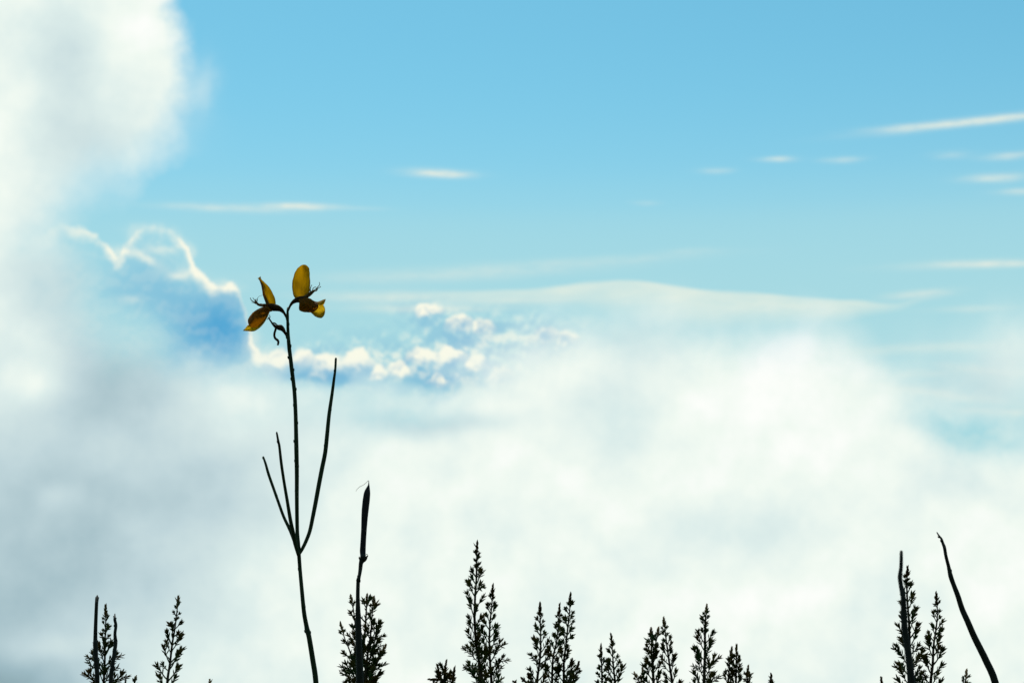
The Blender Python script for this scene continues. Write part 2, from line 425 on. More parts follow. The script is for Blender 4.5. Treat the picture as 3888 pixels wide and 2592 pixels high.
def knobs(V, F, path, lst, size):
    """leaf scars: small raised bumps at a fraction of the path, to one side"""
    for fr, side_, k in lst:
        i = fr * (len(path) - 1); j = min(int(i), len(path) - 2); t = i - j
        p = path[j][0].lerp(path[j + 1][0], t); r = path[j][1] * (1 - t) + path[j + 1][1] * t
        d = (path[j + 1][0] - path[j][0]).normalized()
        o = d.cross(Vector((0, 1, 0))).normalized() * side_
        if d.z < 0: o = -o; d = -d
        q = p + o * r * .6
        tube(V, F, [(q - d * size * 1.6, size * .25), (q + o * size * .3 - d * size * .4, size * .75 * k), (q + o * size * .7 * k + d * size * .5, size * .45 * k), (q + o * size * .9 * k + d * size * 1.1, size * .12)], 6, 2)

def root_path(p, r, bend):
    """carry a stem from its lowest visible point down to the soil"""
    gx = p.x + bend[0]; gy = p.y + bend[1]; gz = ground_z(gx, gy)
    h = p.z - gz
    out_ = []
    for fr in (0, .25, .5, .7, .83, .91, .955, .98):
        e = fr ** 1.6
        out_.append((Vector((gx + (p.x - gx) * e, gy + (p.y - gy) * e, gz - .03 + (h + .03) * fr)), r * (2.0 - fr)))
    return out_

# ------------------------------------------------------------------ ground
V, F = [], []
rings = [0.0] + [0.5 * 1.23 ** i for i in range(44)]
SEG = 72
for i, r_ in enumerate(rings):
    for k in range(SEG):
        a = 2 * math.pi * k / SEG
        x, y = r_ * math.sin(a), 1.0 + r_ * math.cos(a)
        V.append((x, y, ground_z(x, y)))
for i in range(len(rings) - 1):
    for k in range(SEG):
        a = i * SEG + k; b = i * SEG + (k + 1) % SEG
        F.append((a, a + SEG, b + SEG, b))
g = mesh_obj('ground', V, F, M_GROUND); g['kind'] = 'structure'

# ------------------------------------------------------------------ flowering broom
Y0 = 1.15
def z1(x, y, w_=None):
    q = (880 + x / 3.5636, 960 + y / 3.5636)
    return q if w_ is None else (q[0], q[1], w_ / 3.5636)
bt = [(1199.7, 2592, 20), (1187, 2500, 19.5), (1173, 2415, 18.5), (1167, 2393, 20), (1163, 2372, 17), (1154, 2321, 16), (1145, 2227, 14.5), (1139, 2160, 14), (1135, 2106, 14.5), (1131, 2060, 17), (1128.5, 2010, 14), (1127, 1896, 15), (1127, 1788, 16),
      (1125.4, 1706, 17), (1123.8, 1625, 15.5), (1122, 1560, 15), (1118.5, 1495, 15), (1114, 1450, 14.5), (1108.5, 1408, 15.5), (1103, 1360, 15), (1098.5, 1325, 15), (1096, 1297, 14.5), (1094, 1268, 12.5), (1092.4, 1226, 11), (1092, 1200, 11), (1092, 1179, 8.5), (1092.5, 1168, 6)]
main = px_path(bt, Y0, .001, 3, .01)
broom = thing('broom_plant', 'tall leafless green broom stem carrying two yellow flowers at its top', 'plant', loc=(0, 0, 0))
V, F = [], []
rp = root_path(main[0][0], main[0][1], (.03, .05))
full = rp + main
tube(V, F, full, 10, 4)
knobs(V, F, main, [(.10, -1, 1), (.115, 1, 1), (.2, -1, .5), (.27, 1, .6), (.33, -1, .6), (.435, 1, .5), (.47, -1, .6), (.455, -1, .5), (.515, 1, 1), (.55, -1, .7), (.59, 1, .6), (.63, -1, .9), (.665, 1, .9), (.695, -1, .9), (.735, 1, 1.1), (.785, -1, .8), (.83, 1, 1), (.48, 1, .7), (.88, -1, .5), (.91, 1, .6)], 5.6 * mm(Y0))
mesh_obj('stem', V, F, M_STEM, broom)
branches = [
    [(1133, 2104, 14), (1147, 2084, 13), (1163, 2051, 14), (1177, 2013, 14.5), (1188, 1961, 15.5), (1198.6, 1907, 16.5), (1210.5, 1842, 17), (1223, 1777, 17), (1235, 1717, 16.5), (1242, 1652, 16), (1250, 1571, 14.5), (1261, 1495, 12.5), (1268, 1441, 11), (1273, 1403, 9), (1275, 1366, 9), (1275.8, 1359, 6)],
    [(1134, 2108, 13), (1121, 2060, 17), (1113, 2020, 15), (1103.7, 1978, 14.5), (1090, 1896, 12.5), (1079, 1831, 11.5), (1068.5, 1761, 11.5), (1061, 1695, 10), (1057, 1676, 9.5), (1051.5, 1646, 7.5), (1050.5, 1640, 4)],
    [(1123, 2070, 12), (1108, 2027, 13), (1095.6, 1999, 12.5), (1076.6, 1959, 11.5), (1057.6, 1907, 11), (1038.6, 1853, 11), (1019.7, 1799, 11), (1009, 1761, 9.5), (1001, 1738, 8), (999, 1732, 5)]]
for i, b in enumerate(branches):
    V, F = [], []
    p = px_path(b, Y0 + .001, .0008, 20 + i, (.02, -.015, .012)[i])
    tube(V, F, p, 9, 4)
    knobs(V, F, p, [[(.56, 1, .7), (.68, -1, .5), (.86, 1, .5), (.4, 1, .4)], [(.80, 1, .6), (.4, -1, .4)], [(.9, 1, .5), (.5, -1, .4)]][i], 4.6 * mm(Y0))
    mesh_obj('branch', V, F, M_STEM, broom)

def petal(name, rows, Y, m, parent, bulge=0.0, lean=0.0, thick=.00025, cols=9, seed=0):
    """curved closed petal; rows = (edge point, other edge point) in the close-up's own units, from claw to tip"""
    rr = random.Random(seed)
    R_ = [(Vector((*z1(*a), 0)), Vector((*z1(*b), 0))) for a, b in rows]
    pts = []
    n = 3; N = (len(R_) - 1) * n + 1
    A = spline([(a, 0) for a, b in R_], n); B = spline([(b, 0) for a, b in R_], n)
    ph = rr.uniform(0, 6)
    for i in range(N):
        t = i / (N - 1)
        for k in range(cols):
            s = k / (cols - 1)
            q = A[i][0].lerp(B[i][0], .5 + (s - .5) * (1 + .035 * math.sin(17 * t + ph) * t + .025 * math.sin(41 * t + 2 * ph) * t))
            dep = bulge * (1 - (2 * s - 1) ** 2) + lean * t + .0005 * math.sin(9 * s + ph) * t + .0004 * math.sin(11 * t + 5 * s + ph)
            pts.append((q, Y + dep))
    V, F = [], []
    for lay in (0, 1):
        for q, yy in pts: V.append(at(q.x, q.y, yy + lay * thick))
    M_ = N * cols
    for i in range(N - 1):
        for k in range(cols - 1):
            a = i * cols + k
            F.append((a, a + 1, a + cols + 1, a + cols)); F.append((M_ + a, M_ + a + cols, M_ + a + cols + 1, M_ + a + 1))
    edge = [k for k in range(cols)] + [i * cols + cols - 1 for i in range(1, N)] + [(N - 1) * cols + k for k in range(cols - 2, -1, -1)] + [i * cols for i in range(N - 2, 0, -1)]
    for a, b in zip(edge, edge[1:] + edge[:1]): F.append((b, a, a + M_, b + M_))
    return mesh_obj(name, V, F, m, parent)

def zt(V, F, pts, Y, sides=7, n=4, dY=0.0): tube(V, F, px_path([z1(*p) for p in pts], Y, 0, 0, dY), sides, n)

FY = main[-1][0].y
# right flower: pedicel with calyx, then petals and stamens
V, F = [], []
zt(V, F, [(757, 800, 22), (772, 755, 30), (792, 712, 32), (822, 672, 46), (862, 645, 66), (905, 632, 84), (950, 628, 96), (1000, 640, 90), (1030, 655, 40)], FY, 9)
fl = mesh_obj('flower', V, F, M_CALYX, broom, label='open yellow flower with a broad upright petal')
petal('petal', [((868, 626), (1020, 600)), ((836, 580), (1042, 555)), ((820, 510), (1056, 482)), ((817, 430), (1061, 420)), ((828, 350), (1058, 350)), ((850, 270), (1056, 270)), ((888, 212), (1046, 212)), ((930, 174), (1026, 180)), ((962, 158), (1000, 160))], FY + .003, M_PETAL, fl, .004, .005, seed=1)
petal('petal', [((905, 625), (912, 690)), ((960, 610), (910, 768)), ((1010, 604), (962, 799)), ((1060, 618), (1040, 804)), ((1110, 646), (1105, 803)), ((1150, 662), (1148, 768)), ((1174, 690), (1172, 735))], FY - .003, M_WING, fl, -.003, 0, seed=2)
petal('petal', [((915, 630), (922, 690)), ((960, 618), (930, 755)), ((1010, 612), (965, 785)), ((1060, 628), (1045, 795)), ((1110, 655), (1100, 790)), ((1140, 668), (1135, 760))], FY + .003, M_WING, fl, .003, 0, seed=3)
petal('petal', [((1060, 640), (1060, 720)), ((1130, 660), (1130, 770)), ((1180, 655), (1182, 748)), ((1230, 633), (1220, 716)), ((1258, 626), (1250, 690)), ((1273, 622), (1270, 636))], FY - .001, M_KEEL, fl, -.002, 0, seed=4)
petal('petal', [((1060, 720), (1050, 790)), ((1110, 745), (1090, 825)), ((1150, 750), (1130, 860)), ((1190, 728), (1180, 880)), ((1235, 704), (1225, 874)), ((1258, 738), (1254, 838)), ((1264, 770), (1263, 795))], FY + .002, M_KEEL, fl, .003, 0, seed=5)
V, F = [], []
zt(V, F, [(950, 625, 60), (1010, 590, 55), (1060, 555, 50), (1095, 525, 40), (1125, 505, 24)], FY, 8)
for k, pth in enumerate(([(1075, 535, 14), (1062, 485, 11), (1072, 455, 9), (1085, 432, 9)], [(1090, 525, 14), (1098, 485, 11), (1115, 468, 9), (1140, 460, 10)], [(1120, 508, 14), (1150, 475, 12), (1182, 440, 10), (1190, 418, 9), (1184, 396, 8)], [(1110, 520, 16), (1150, 510, 12), (1165, 480, 10), (1185, 468, 9), (1206, 454, 12)], [(1060, 545, 12), (1056, 500, 10), (1070, 470, 9)], [(1100, 520, 12), (1130, 515, 10), (1150, 490, 9), (1160, 465, 9)])):
    zt(V, F, pth, FY + (-.002, .002, 0, -.001, .003, .001)[k], 5)
mesh_obj('stamens', V, F, M_DRY, fl)

# left flower
V, F = [], []
zt(V, F, [(752, 905, 20), (738, 868, 30), (708, 812, 36), (668, 770, 62), (622, 748, 88), (570, 738, 104), (520, 730, 100), (480, 722, 60)], FY, 9)
fl = mesh_obj('flower', V, F, M_CALYX, broom, label='yellow flower with a narrow folded upright petal and drooping keel')
petal('petal', [((470, 705), (597, 712)), ((440, 630), (592, 650)), ((420, 570), (580, 600)), ((408, 500), (558, 552)), ((398, 440), (524, 488)), ((382, 392), (478, 430)), ((364, 358), (428, 383)), ((351, 344), (398, 352)), ((364, 336), (390, 314))], FY + .002, M_PETAL, fl, .005, .003, seed=6)
petal('petal', [((466, 705), (520, 712)), ((441, 630), (490, 650)), ((421, 570), (468, 600)), ((409, 500), (445, 540)), ((399, 440), (430, 470)), ((383, 392), (415, 415)), ((364, 358), (392, 372))], FY - .003, M_WING, fl, -.002, .003, seed=7)
petal('petal', [((470, 705), (550, 790)), ((400, 735), (510, 802)), ((320, 780), (482, 852)), ((262, 830), (440, 922)), ((228, 880), (390, 976)), ((217, 932), (330, 1006)), ((231, 978), (270, 1011))], FY - .003, M_WING, fl, -.003, 0, seed=8)
petal('petal', [((476, 715), (540, 785)), ((410, 745), (500, 800)), ((335, 795), (468, 850)), ((280, 845), (430, 910)), ((250, 890), (375, 965)), ((245, 930), (315, 990))], FY + .003, M_WING, fl, .003, 0, seed=9)
petal('petal', [((450, 760), (510, 808)), ((400, 830), (490, 856)), ((350, 890), (452, 926)), ((285, 950), (400, 994)), ((228, 972), (332, 1046)), ((204, 990), (270, 1063)), ((176, 1024), (215, 1059)), ((148, 1050), (160, 1054))], FY, M_KEEL, fl, -.001, 0, seed=10)
V, F = [], []
zt(V, F, [(490, 715, 50), (440, 706, 40), (395, 708, 36), (355, 695, 34), (330, 665, 28), (315, 645, 20)], FY, 8)
for k, pth in enumerate(([(345, 685, 14), (302, 662, 12), (266, 640, 12), (250, 604, 8)], [(338, 672, 12), (312, 640, 10), (300, 625, 9), (284, 606, 8)], [(335, 670, 12), (345, 640, 12), (350, 612, 6), (366, 590, 4), (400, 576, 4), (420, 570, 3)], [(330, 690, 12), (295, 672, 10), (268, 668, 8)], [(325, 660, 10), (320, 640, 14), (335, 625, 12)], [(440, 706, 16), (410, 690, 8), (380, 686, 5)])):
    zt(V, F, pth, FY + (-.002, .002, .001, .001, -.001, .001)[k], 5)
mesh_obj('stamens', V, F, M_DRY, fl)

# withered flower
V, F = [], []
zt(V, F, [(755, 1160, 20), (742, 1115, 36), (716, 1072, 40), (692, 1035, 62), (662, 1012, 84), (628, 1006, 70), (598, 1000, 46), (560, 968, 30), (528, 922, 22), (505, 888, 20), (494, 868, 10)], FY - .001, 9)
wf = mesh_obj('withered_flower', V, F, M_CALYX, broom, label='shrivelled brown flower with a curled hanging strand')
V, F = [], []
zt(V, F, [(600, 1005, 30), (590, 1045, 32), (578, 1085, 32), (576, 1125, 32), (590, 1158, 34), (618, 1180, 36), (630, 1208, 32), (622, 1248, 26)], FY - .001, 7)
mesh_obj('petal', V, F, M_CALYX, wf)
V, F = [], []
zt(V, F, [(505, 890, 10), (512, 865, 8), (508, 842, 7), (520, 835, 5)], FY - .001, 5)
zt(V, F, [(510, 880, 8), (525, 866, 6), (522, 850, 4)], FY, 5)
zt(V, F, [(500, 880, 8), (484, 895, 10), (476, 905, 6)], FY, 5)
zt(V, F, [(625, 985, 14), (590, 955, 22), (560, 942, 14)], FY - .0025, 5)
mesh_obj('stamens', V, F, M_DRY, wf)

# ------------------------------------------------------------------ broom stem with the seed pod
def z8(x, y, w_): return (1240 + x / 3.7333, 1780 + y / 3.7333, w_ / 3.7333)
Yp = 1.14
podp = thing('broom_plant', 'upright broom stem tipped with one long dark seed pod', 'plant')
sp_ = [(1366, 2592, 28), (1364, 2500, 25), (1362, 2415, 23), (1360, 2340, 20), (1358.5, 2264, 14.5), (1360, 2200, 14)] + [z8(452, 1580, 46), z8(466, 1500, 48), z8(478, 1420, 56), z8(488, 1330, 62), z8(508, 1285, 88), z8(518, 1255, 92), z8(514, 1225, 70)]
sp = px_path(sp_, Yp, .0008, 5, .006)
V, F = [], []
tube(V, F, root_path(sp[0][0], sp[0][1], (-.02, .06)) + sp, 10, 4)
knobs(V, F, sp, [(.41, -1, .9), (.43, 1, .8), (.56, 1, .7), (.25, 1, .5), (.83, -1, .9)], 5 * mm(Yp))
mesh_obj('stem', V, F, M_TWIG, podp)
V, F = [], []
pod = [z8(514, 1235, 70), z8(514, 1195, 80), z8(513, 1150, 83), z8(521, 1000, 78), z8(530, 850, 80), z8(538, 700, 90), z8(547, 580, 99), z8(561, 450, 102), z8(573, 350, 93), z8(581, 300, 73), z8(593, 250, 36), z8(597, 225, 20), z8(598, 195, 11), z8(598, 166, 7)]
tube(V, F, px_path(pod, Yp + .006, 0, 0, .008), 12, 4, flat=.55)
pd = mesh_obj('seed_pod', V, F, M_POD, podp)
V, F = [], []
tube(V, F, px_path([z8(598, 168, 7), z8(590, 164, 6), z8(560, 193, 6), z8(522, 224, 6), z8(470, 250, 6), z8(436, 282, 5), z8(415, 315, 4)], Yp + .014), 5, 4)
mesh_obj('style', V, F, M_DRY, pd)
V, F = [], []
tube(V, F, px_path([z8(530, 1300, 40), z8(552, 1275, 40), z8(568, 1245, 28), z8(578, 1225, 12)], Yp + .005), 6, 3)
tube(V, F, px_path([z8(550, 1220, 10), z8(570, 1205, 9), z8(586, 1225, 8), z8(575, 1250, 8)], Yp + .003), 5, 3)
tube(V, F, px_path([z8(490, 1300, 40), z8(472, 1275, 26), z8(462, 1255, 18), z8(466, 1238, 8)], Yp + .005), 6, 3)
mesh_obj('calyx', V, F, M_CALYX, podp)

# ------------------------------------------------------------------ bare broom stems
def bare(label, pts, Y, knob, seed, bend, dY=.01, m=None):
    t = thing('bare_broom', label, 'plant', 'bare broom stems')
    p = px_path(pts, Y, .0008, seed, dY)
    V, F = [], []
    tube(V, F, root_path(p[0][0], p[0][1], bend) + p, 9, 4)
    tip = mesh_obj('stalk', V, F, m or M_TWIG, t)
    V, F = [], []
    knobs(V, F, p, knob, 4.6 * mm(Y))
    mesh_obj('leaf_scars', V, F, m or M_TWIG, t, kind='stuff')
rv = lambda l: list(reversed(l))
bare('straight bare dark stem, taller of two flanking a slim gorse spire', rv([(369.5, 2258, 3), (369, 2264, 8), (368.4, 2270, 14), (367, 2284, 13), (366, 2302, 13), (363, 2378, 14), (362, 2430, 16), (362, 2442, 18), (364.6, 2506, 17.5), (369.7, 2592, 17)]), 1.17, [(.17, -1, .6), (.30, -1, 1.), (.80, 1, .5), (.79, -1, .6), (.5, 1, .4)], 31, (-.03, .04))
bare('knobbly bare dark stem, shorter of two flanking a slim gorse spire', rv([(436, 2329, 4), (436, 2338, 6), (435.5, 2350, 11), (440, 2373, 11.5), (436.5, 2404, 11.5), (438.6, 2440, 15), (433.5, 2480, 14), (428, 2519, 15), (420.7, 2592, 17)]), 1.18, [(.40, -1, .7), (.62, 1, 1.), (.87, 1, .9), (.78, -1, .8), (.3, -1, .6)], 32, (.03, .05))
bare('short stub of dark stem barely rising beside a slim gorse spire', rv([(477.5, 2564, 5), (477, 2575, 6.5), (476, 2605, 7), (474, 2640, 8)]), 1.2, [(.5, 1, .4)], 33, (.02, .04))
bare('thick bare stem rising through the dense gorse, blunt at its tip', rv([(3422, 2090, 8), (3422, 2096, 12), (3422, 2116, 13), (3421, 2155, 14), (3417, 2188, 17), (3421, 2222, 17), (3430, 2272, 20), (3432, 2331, 23), (3436, 2390, 24), (3444, 2448, 25.5), (3452, 2507, 27), (3461.5, 2592, 29)]), .86, [(.66, -1, .8), (.88, 1, .5), (.4, 1, .4)], 34, (.04, -.02), m=M_TWIG)
bare('leaning bare stem curving away from the dense gorse, thin crooked tip', rv([(3557.5, 2020, 4), (3562, 2028, 5.5), (3568, 2036, 6.5), (3575, 2046, 9), (3580, 2062, 11), (3586, 2078, 12.5), (3592, 2112, 12.5), (3602, 2151, 13.5), (3609.5, 2186, 18), (3622, 2222, 17.5), (3637, 2261, 19.5), (3653, 2311, 21), (3674, 2358, 22.5), (3697.6, 2413, 24), (3721, 2460, 25), (3744, 2507, 26), (3779.5, 2592, 27)]), 1.08, [(.885, 1, 1.1), (.79, 1, .8), (.55, 1, .6), (.535, -1, .9)], 35, (.10, .03), dY=.0)

# ------------------------------------------------------------------ gorse
def needle(V, F, p, d, L_, r):
    u = d.orthogonal().normalized(); v = d.cross(u)
    b = len(V); q = p + d * L_ * .55
    for k in range(3):
        a = 2.0944 * k
        V.append(p + (u * math.cos(a) + v * math.sin(a)) * r * .7)
    for k in range(3):
        a = 2.0944 * k
        V.append(q + (u * math.cos(a) + v * math.sin(a)) * r)
    V.append(p + d * L_)
    for k in range(3):
        j = (k + 1) % 3
        F.append((b + k, b + j, b + 3 + j, b + 3 + k)); F.append((b + 3 + k, b + 3 + j, b + 6))

def out_dir(d, az, ang):
    u = d.orthogonal().normalized(); v = d.cross(u)
    return (d * math.cos(ang) + (u * math.cos(az) + v * math.sin(az)) * math.sin(ang)).normalized()

def shoot_mesh(name, L_, rr, spurs=0):
    """one side shoot growing along +Z and curving up towards +X, set with spiny leaves"""
    V, F = [], []
    N = 5; pts = []
    for i in range(N):
        t = i / (N - 1)
        pts.append((Vector((L_ * .16 * t * t, rr.uniform(-.02, .02) * L_, L_ * t * .93)), .00042 * (1 - .45 * t)))
    lf = min(1.0, .5 + L_ / .022)
    tube(V, F, pts, 4, 1)
    def leaves(P, n, l0, l1, tlo):
        az = rr.uniform(0, 6)
        for k in range(n):
            t = tlo + (1 - tlo) * (k + .5) / n; t = min(max(t + rr.uniform(-.04, .04), 0), .999)
            i = t * (len(P) - 1); j = int(i)
            p = P[j][0].lerp(P[j + 1][0], i - j); d = (P[j + 1][0] - P[j][0]).normalized()
            az += 2.4
            ang = (.85 - .35 * t) * rr.uniform(.7, 1.25)
            needle(V, F, p, out_dir(d, az, ang), lf * rr.uniform(l0, l1) * (1.15 - .35 * abs(t - .6)), .00036 * rr.uniform(.85, 1.25))
    nl = int(5 + L_ / .0014)
    leaves(pts, nl, .0024, .0040, .42 if L_ < .012 else .22)
    d = (pts[-1][0] - pts[-2][0]).normalized()
    for k in range(8): needle(V, F, pts[-1][0] - d * .0012, out_dir(d, k * 2.4, rr.uniform(.15, .75)), lf * rr.uniform(.0024, .0042), .00040)
    for s in range(spurs):
        t = .25 + .6 * (s + .5) / spurs
        i = t * (N - 1); j = int(i); p = pts[j][0].lerp(pts[j + 1][0], i - j); dd = (pts[j + 1][0] - pts[j][0]).normalized()
        e = out_dir(dd, s * 2.4 + rr.uniform(-.5, .5), .8); l = L_ * rr.uniform(.28, .42)
        sp2 = [(p, .0003), (p + e * l * .5 + dd * l * .1, .00028), (p + e * l * .85 + dd * l * .35, .0002)]
        tube(V, F, sp2, 4, 1)
        leaves(sp2, int(5 + l / .0009), .0020, .0034, .2)
    me = bpy.data.meshes.new(name); me.from_pydata([tuple(v) for v in V], [], F); me.update(); me.materials.append(M_GORSE)
    return me

rg = random.Random(41)
PROTO = {}
for L_, sp_n in ((.004, 0), (.007, 0), (.010, 0), (.014, 2), (.019, 4), (.026, 6)):
    PROTO[L_] = [shoot_mesh('side_shoot', L_, rg, sp_n) for _ in range(7)]
SIZES = sorted(PROTO)

def low_growth_mesh():
    """the leafy body of a gorse bush below its spires: 1 m tall, many spurred shoots round upright stems"""
    rr = random.Random(77); V, F = [], []
    src = [([v.co.copy() for v in m.vertices], [tuple(p.vertices) for p in m.polygons]) for m in PROTO[.026]]
    for i in range(150):
        h = rr.uniform(.12, .93); r0 = rr.uniform(0, .035); a = i * 2.4
        p = Vector((math.cos(a) * r0, math.sin(a) * r0, h))
        e = Vector((math.cos(a) * .65, math.sin(a) * .65, rr.uniform(.5, .9))).normalized()
        up = (Vector((0, 0, 1)) - e * e.z).normalized()
        m = Matrix.Translation(p) @ Matrix((up, e.cross(up), e)).transposed().to_4x4() @ Matrix.Scale(rr.uniform(1.5, 2.5), 4)
        vs_, fs_ = rr.choice(src); b = len(V)
        V.extend(m @ v for v in vs_); F.extend(tuple(b + k for k in f_) for f_ in fs_)
        tube(V, F, [(Vector((0, 0, h - .06)), .0012), (p, .0009)], 4, 1)
    me = bpy.data.meshes.new('low_growth'); me.from_pydata([tuple(v) for v in V], [], F); me.update(); me.materials.append(M_GORSE)
    return me
LOW = low_growth_mesh()

def gorse(label, spires, Y, seed, gap=1.0):
    """spires: list of (axis [(px, py)...tip first], [(py, half width px)...], stem width px)"""
    rr = random.Random(seed)
    t = thing('gorse_bush', label, 'gorse', 'gorse spires along the foreground')
    first = None
    for si, (axis, prof, sw) in enumerate(spires):
        Ys = Y + rr.uniform(-.012, .012) * (si > 0)
        k = mm(Ys)
        tip_p = at(*axis[0], Ys)
        P = []
        n = len(axis)
        for i, (x, y) in enumerate(axis):
            P.append((at(x, y, Ys + .004 * math.sin(i * 1.7 + seed)), (.35 + .65 * i / max(n - 1, 1)) * sw * .5 * k))
        low = P[-1][0]
        if first is None:
            base_p = Vector((low.x + rr.uniform(-.02, .02), low.y + rr.uniform(.0, .03), 0)); base_p.z = ground_z(base_p.x, base_p.y)
            first = base_p
        below_ = [(low.lerp(first, fr) + Vector((0, 0, -.03 * fr)), sw * (.5 + .6 * fr) * k) for fr in (.015, .04, .08, .15, .3, .6, 1)]
        fullp = spline(P + below_, 6)
        V, F = [], []
        tube(V, F, fullp, 6, 1)
        # spiny leaves set straight on the stem
        s = 0.0; d_acc = 0.0; az = rr.uniform(0, 6)
        lim = tip_p.z - low.z + .07
        LV, LF = [], []
        next_shoot = .0078; shoots = []; pair = si; next_leaf = .003
        for i in range(len(fullp) - 1):
            p, q = fullp[i][0], fullp[i + 1][0]; seg = (q - p).length; d = (p - q).normalized()
            while next_leaf < s + seg and next_leaf < lim:
                pt = p.lerp(q, (next_leaf - s) / seg); az += 2.4
                needle(LV, LF, pt, out_dir(d, az, rr.uniform(.35, .75)), rr.uniform(.0022, .0042), .00036)
                next_leaf += .0016 * rr.uniform(.7, 1.3) * (1 + next_leaf / .03)
            while next_shoot < s + seg and next_shoot < lim:
                pt = p.lerp(q, (next_shoot - s) / seg); pair += 1
                a0 = rr.uniform(-.3, .3) + (.75 if pair % 2 else -.5)
                shoots.append((pt, d, a0)); shoots.append((pt + d * rr.uniform(-.0012, .0012), d, a0 + math.pi + rr.uniform(-.3, .3)))
                next_shoot += (.0036 + .0019 * min(next_shoot / .05, 1)) * gap * rr.uniform(.85, 1.15) * (1 if next_shoot < lim - .06 else 2.5)
            s += seg
        st = mesh_obj('stem', V, F, M_GSTEM, t)
        mesh_obj('leaves', LV, LF, M_GORSE, t, smooth_=False, kind='stuff')
        # tip bud
        V, F = [], []
        d0 = (fullp[0][0] - fullp[2][0]).normalized()
        for j in range(16):
            needle(V, F, fullp[0][0] - d0 * (.0004 * j), out_dir(d0, j * 2.4, .12 + .03 * j * rr.uniform(.5, 1.3)), rr.uniform(.002, .0036), .0005)
        mesh_obj('tip_bud', V, F, M_GTIP, t, smooth_=False)
        # side shoots
        z_of = lambda py: at(axis[0][0], py, Ys).z
        prof_z = [(z_of(py), hw * k) for py, hw in prof]
        for (p, d, az) in shoots:
            hw = prof_z[0][1] if p.z > prof_z[0][0] else prof_z[-1][1]
            for (za, ha), (zb, hb) in zip(prof_z, prof_z[1:]):
                if zb <= p.z <= za: hw = ha + (hb - ha) * (za - p.z) / (za - zb)
            ang = rr.uniform(.62, .9)
            L_ = max(.0028, hw / math.sin(ang) * rr.uniform(.85, 1.2) - .0012)
            key = min(SIZES, key=lambda v: abs(v - L_))
            sc = min(max(L_ / key, .7), 1.35)
            o = bpy.data.objects.new('side_shoot', rr.choice(PROTO[key])); COL.objects.link(o); o.parent = t
            side_v = d.cross(Vector((0, 1, 0))).normalized(); fore = side_v.cross(d)
            e = (d * math.cos(ang) + (side_v * math.cos(az) + fore * math.sin(az)) * math.sin(ang)).normalized()
            up = (d - e * d.dot(e)).normalized(); yv = e.cross(up)
            m3 = Matrix((up, yv, e)).transposed()
            o.matrix_local = Matrix.Translation(p) @ m3.to_4x4() @ Matrix.Diagonal((sc, sc, sc, 1))
    lg = bpy.data.objects.new('low_growth', LOW); COL.objects.link(lg); lg.parent = t; lg['kind'] = 'stuff'
    hgt = at(spires[0][0][0][0], 2592, Y - .1).z - .035 - first.z
    lg.location = first; lg.rotation_euler = (0, 0, seed * 1.9); lg.scale = (1, 1, hgt)
    return t

B = 2592
gorse('slim gorse spire standing between two bare dark stems', [([(401.6, 2303), (402, 2345), (399, 2430), (398, 2506), (394, B)], [(2330, 10), (2400, 22), (2450, 24), (2500, 45), (2560, 66), (B, 80)], 9)], 1.24, 1)
gorse('lone slim gorse spire with a bare tip, away from any bare stem', [([(677, 2269), (671, 2327), (663, 2391), (654, 2442), (645, 2519), (635, B)], [(2310, 16), (2360, 18), (2400, 32), (2470, 45), (2530, 52), (B, 62)], 10)], 1.25, 2)
gorse('bushy brown-tinged gorse behind the stem with the seed pod', [
    ([(1394, 2262), (1390, 2330), (1384, 2420), (1376, 2510), (1372, B)], [(2275, 16), (2310, 40), (2380, 52), (2450, 70), (2520, 60), (B, 84)], 12),
    ([(1419, 2272), (1414, 2320), (1408, 2400), (1396, 2480), (1384, B)], [(2290, 14), (2340, 26), (2420, 44), (B, 60)], 9),
    ([(1332, 2262), (1340, 2300), (1350, 2380), (1360, 2480), (1366, B)], [(2275, 8), (2330, 20), (2420, 34), (B, 60)], 8),
    ([(1294, 2370), (1308, 2420), (1328, 2470), (1346, 2540), (1358, B)], [(2385, 12), (2450, 20), (B, 60)], 8),
    ([(1444, 2358), (1434, 2400), (1418, 2450), (1400, 2520), (1390, B)], [(2375, 12), (2440, 22), (B, 50)], 8),
    ([(1463, 2452), (1446, 2490), (1424, 2530), (1402, B)], [(2465, 12), (2520, 18), (B, 50)], 8)], 1.25, 3, gap=1.9)
gorse('low blunt-topped gorse clump beside the tallest gorse spire', [
    ([(1694, 2516), (1690, 2545), (1685, B)], [(2525, 14), (2560, 34), (B, 40)], 9), ([(1663, 2533), (1670, 2560), (1680, B)], [(2545, 10), (B, 28)], 7), ([(1725, 2543), (1722, 2565), (1716, B)], [(2555, 9), (B, 22)], 7), ([(1637, 2578), (1648, B)], [(2585, 8), (B, 12)], 6)], 1.3, 4)
gorse('tallest gorse spire with a shorter twin leaning against it', [
    ([(1811.5, 2064), (1810, 2119), (1808, 2209), (1804, 2263), (1802, 2352), (1808, 2442), (1817, 2496), (1826, B)], [(2085, 9), (2130, 19), (2180, 25), (2200, 40), (2263, 45), (2350, 47), (2430, 50), (2490, 56), (2530, 74), (B, 66)], 13),
    ([(1871, 2229), (1867, 2299), (1860, 2370), (1858, 2460), (1862, 2530), (1866, B)], [(2250, 12), (2300, 22), (2340, 30), (2400, 36), (2450, 46), (2520, 64), (B, 66)], 11)], 1.28, 5)
